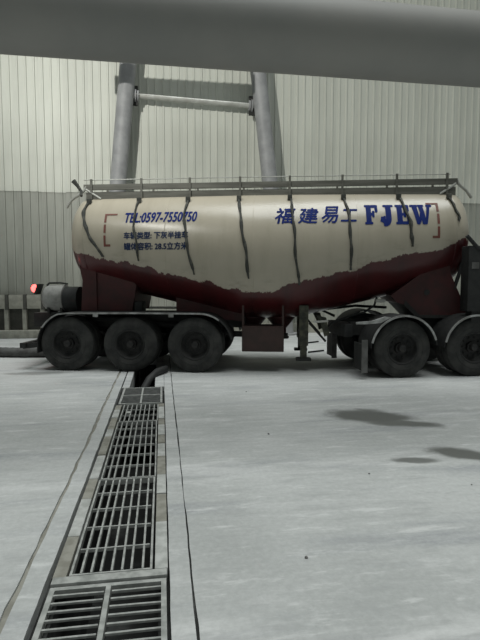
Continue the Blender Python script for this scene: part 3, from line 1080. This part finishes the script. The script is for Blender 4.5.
# ================================================================== TRACTOR
qx, qy = W2(2.98, 9.06)
trk = thing('tractor_truck', 'dark road tractor coupled under the front of the tank trailer', 'truck', (qx, qy, 0), R(6.5) - YAW)
for wx in (0.0, 1.40):
    wheel(trk, wx, 0.0, 0.54)
    wheel(trk, wx, 2.4, 0.54, flip=True)
    MB().tube([(wx, 0.3, 0.54), (wx, 2.1, 0.54)], 0.09, 14).build('axle', 'chassis', trk)
    MB().revolve([(0.0, -0.2), (0.22, -0.1), (0.26, 0.05), (0.2, 0.2), (0.0, 0.25)], (wx, 1.2, 0.54), 'y', 20).build('differential', 'chassis', trk)
fr_ = MB()
for yy in (0.78, 1.54):
    fr_.box(-0.75, 5.2, yy, yy + 0.09, 0.72, 0.98)
for xx in (-0.72, 0.6, 2.1, 3.6, 5.0):
    fr_.box(xx, xx + 0.1, 0.8, 1.6, 0.76, 0.94)
fr_.build('frame', 'chassis', trk, 0)
MB().prism([(-0.15, 0.98), (0.1, 1.045), (1.15, 1.045), (1.2, 0.98)], 0.8, 1.65).build('fifth_wheel', 'chassis', trk, 0)
for wx in (0.0, 1.40):
    ap = arc_pts(wx, 0.52, 0.64, 176, 8, 20)
    for y0, y1 in ((-0.05, 0.62), (1.78, 2.45)):
        fd = MB().sheet(ap, y0, y1, 0.016).build('mudguard', 'black_plastic', trk, 40)
        e = y0 - 0.012 if y0 < 1 else y1 - 0.01
        tm = MB().sheet([(a, b_ + 0.005) for a, b_ in ap[1:20]], e, e + 0.022, 0.035).build('mudguard_trim', 'fender_trim', fd, 40)
# mud flaps and tail board at the rear of the tractor
for y0 in (-0.04, 1.78):
    MB().box(-0.72, -0.70, y0, y0 + 0.64, 0.12, 0.62).build('mud_flap', 'black_plastic', trk, 0)
    st_ = MB().box(-0.80, -0.69, y0 - 0.012, y0 + 0.012, 0.12, 0.72).build('flap_edge', 'worn_edge', trk, 0)
MB().prism([(-0.90, 1.00), (-0.72, 1.00), (-0.45, 1.02), (-0.25, 1.12), (-0.36, 1.135), (-0.60, 1.06), (-0.90, 1.035)], -0.03, 0.02).build('tail_bracket', 'fender_trim', trk, 0)
MB().box(-0.90, -0.74, 0.62, 1.78, 0.70, 0.95, bev=0.01).build('tail_board', 'black_plastic', trk)
MB().tube([(-0.68, 2.0, 1.02), (-1.0, 2.0, 1.16), (-0.2, 2.05, 1.24), (0.5, 2.0, 1.2)], 0.03, 8).build('air_hose', 'black_plastic', trk)
# equipment behind the cab (the trailer nose covers most of it)
eq = MB().box(1.20, 1.90, -0.02, 0.24, 1.22, 2.42, bev=0.02).build('equipment_box', 'black_plastic', trk)
MB().box(1.26, 1.40, -0.028, -0.018, 2.0, 2.12).build('badge_plate', 'worn_edge', eq, 0)
MB().box(1.30, 1.80, 0.0, 0.2, 1.0, 1.22).build('equipment_bracket', 'chassis', trk, 0)
MB().tube([(1.16, 0.0, 2.60), (1.40, 0.0, 2.36), (1.75, 0.02, 2.05)], 0.035, 10).build('grab_pipe', 'black_plastic', trk)
# cab
cabp = [(3.15, 0.75), (3.15, 2.75), (3.3, 2.95), (4.2, 2.98), (4.45, 2.7), (4.75, 1.7), (4.8, 0.75)]
cabo = MB().prism(cabp, -0.02, 2.42).build('cab', 'dull_red', trk, 0)
MB().prism([(3.7, 1.75), (3.7, 2.55), (4.3, 2.55), (4.55, 1.75)], -0.03, -0.02).build('side_window', 'black_plastic', cabo, 0)
MB().box(4.80, 4.95, 0.0, 2.4, 0.4, 0.9, bev=0.02).build('bumper', 'chassis', cabo)
wheel(trk, 4.1, 0.0, 0.54)
wheel(trk, 4.1, 2.4, 0.54, flip=True)
MB().tube([(4.1, 0.3, 0.54), (4.1, 2.1, 0.54)], 0.07, 14).build('axle', 'chassis', trk)
MB().box(2.0, 3.3, 0.02, 0.62, 0.42, 0.95, bev=0.05).build('fuel_tank', 'rim', trk)

# ================================================================== BACKGROUND AT THE WALL
BY = 16.74
bar_ = thing('block_barrier', 'low barrier of square cream blocks on short posts by the wall', 'barrier', (-4.0, BY, 0))
bm_ = MB().box(-0.215, 0.215, -0.10, 0.10, 0.93, 1.36, bev=0.012).mesh('block', 'barrier', 30)
in_ = MB().box(-0.13, 0.13, -0.115, -0.095, 1.02, 1.27, bev=0.004).mesh('block_face', 'barrier', 30)
sp_m = MB().box(-0.045, 0.045, -0.13, 0.05, 0.90, 1.38).mesh('spacer', 'barrier_dark', 0)
po_m = MB().box(-0.06, 0.06, -0.08, 0.08, 0.25, 0.93).mesh('post', 'barrier', 0)
for i in range(-8, 2):
    xo = i * 0.54
    bl = obj_from('block', bm_, bar_, (xo, 0, 0))
    obj_from('block_face', in_, bl)
    obj_from('spacer', sp_m, bar_, (xo + 0.27, 0.0, 0))
    obj_from('post', po_m, bar_, (xo + 0.24, 0.0, 0))
MB().box(-4.7, 0.9, 0.08, 0.14, 0.25, 0.95).build('back_board', 'barrier_dark', bar_, 0)
MB().box(-4.8, 1.0, -0.22, 0.16, 0.0, 0.25, bev=0.015).build('ledge', 'barrier', bar_)

# thick hose lying on the ground behind the trailer
hp = []
for i in range(41):
    t = i / 40
    cx_, cy_ = -7.4 + 3.6 * t, 11.75 + 0.10 * math.sin(t * 7)
    X, Y = W2(cx_, cy_)
    hp.append((X, Y, 0.115))
hb_ = MB().tube(hp, [0.11 + 0.008 * (i % 2) for i in range(41)], 16)
tag(hb_.build('delivery_hose', 'hose', None, 50), 'thick grey ribbed hose lying on the ground behind the trailer wheels', 'hose')

# dark scrap of hose leading into the open end of the drain
hs = [Vector((0.06, 9.75, 0.07)), Vector((-0.10, 9.45, 0.068)), Vector((-0.24, 9.2, -0.02)), Vector((-0.36, 8.95, -0.2)), Vector((-0.40, 8.85, -0.5))]
tag(MB().tube(hs, 0.07, 14).build('drain_hose', 'black_plastic', None, 60), 'short black hose hanging into the open drain under the trailer', 'hose')

# pebbles on the concrete
peb = bmesh.new()
bmesh.ops.create_icosphere(peb, subdivisions=1, radius=1.0)
pv = [v.co.copy() for v in peb.verts]
pf = [[v.index for v in f.verts] for f in peb.faces]
peb.free()
for i, (px, py, s) in enumerate(((0.33, 5.65, .013), (1.18, 4.45, .009), (0.42, 3.05, .012), (2.0, 4.2, .008), (-1.42, 5.6, .013), (2.1, 3.6, .009), (0.1, 7.9, .012))):
    X, Y = W2(px, py)
    b_ = MB().add([(v.x * s * random.uniform(.8, 1.2), v.y * s * random.uniform(.8, 1.2), v.z * s * 0.7 * random.uniform(.8, 1.2)) for v in pv], pf)
    o = b_.build('pebble', 'pebble', None, 0, (X, Y, s * 0.55))
    tag(o, 'small dark pebble on the pale concrete', 'pebble', 'pebbles scattered on the yard')
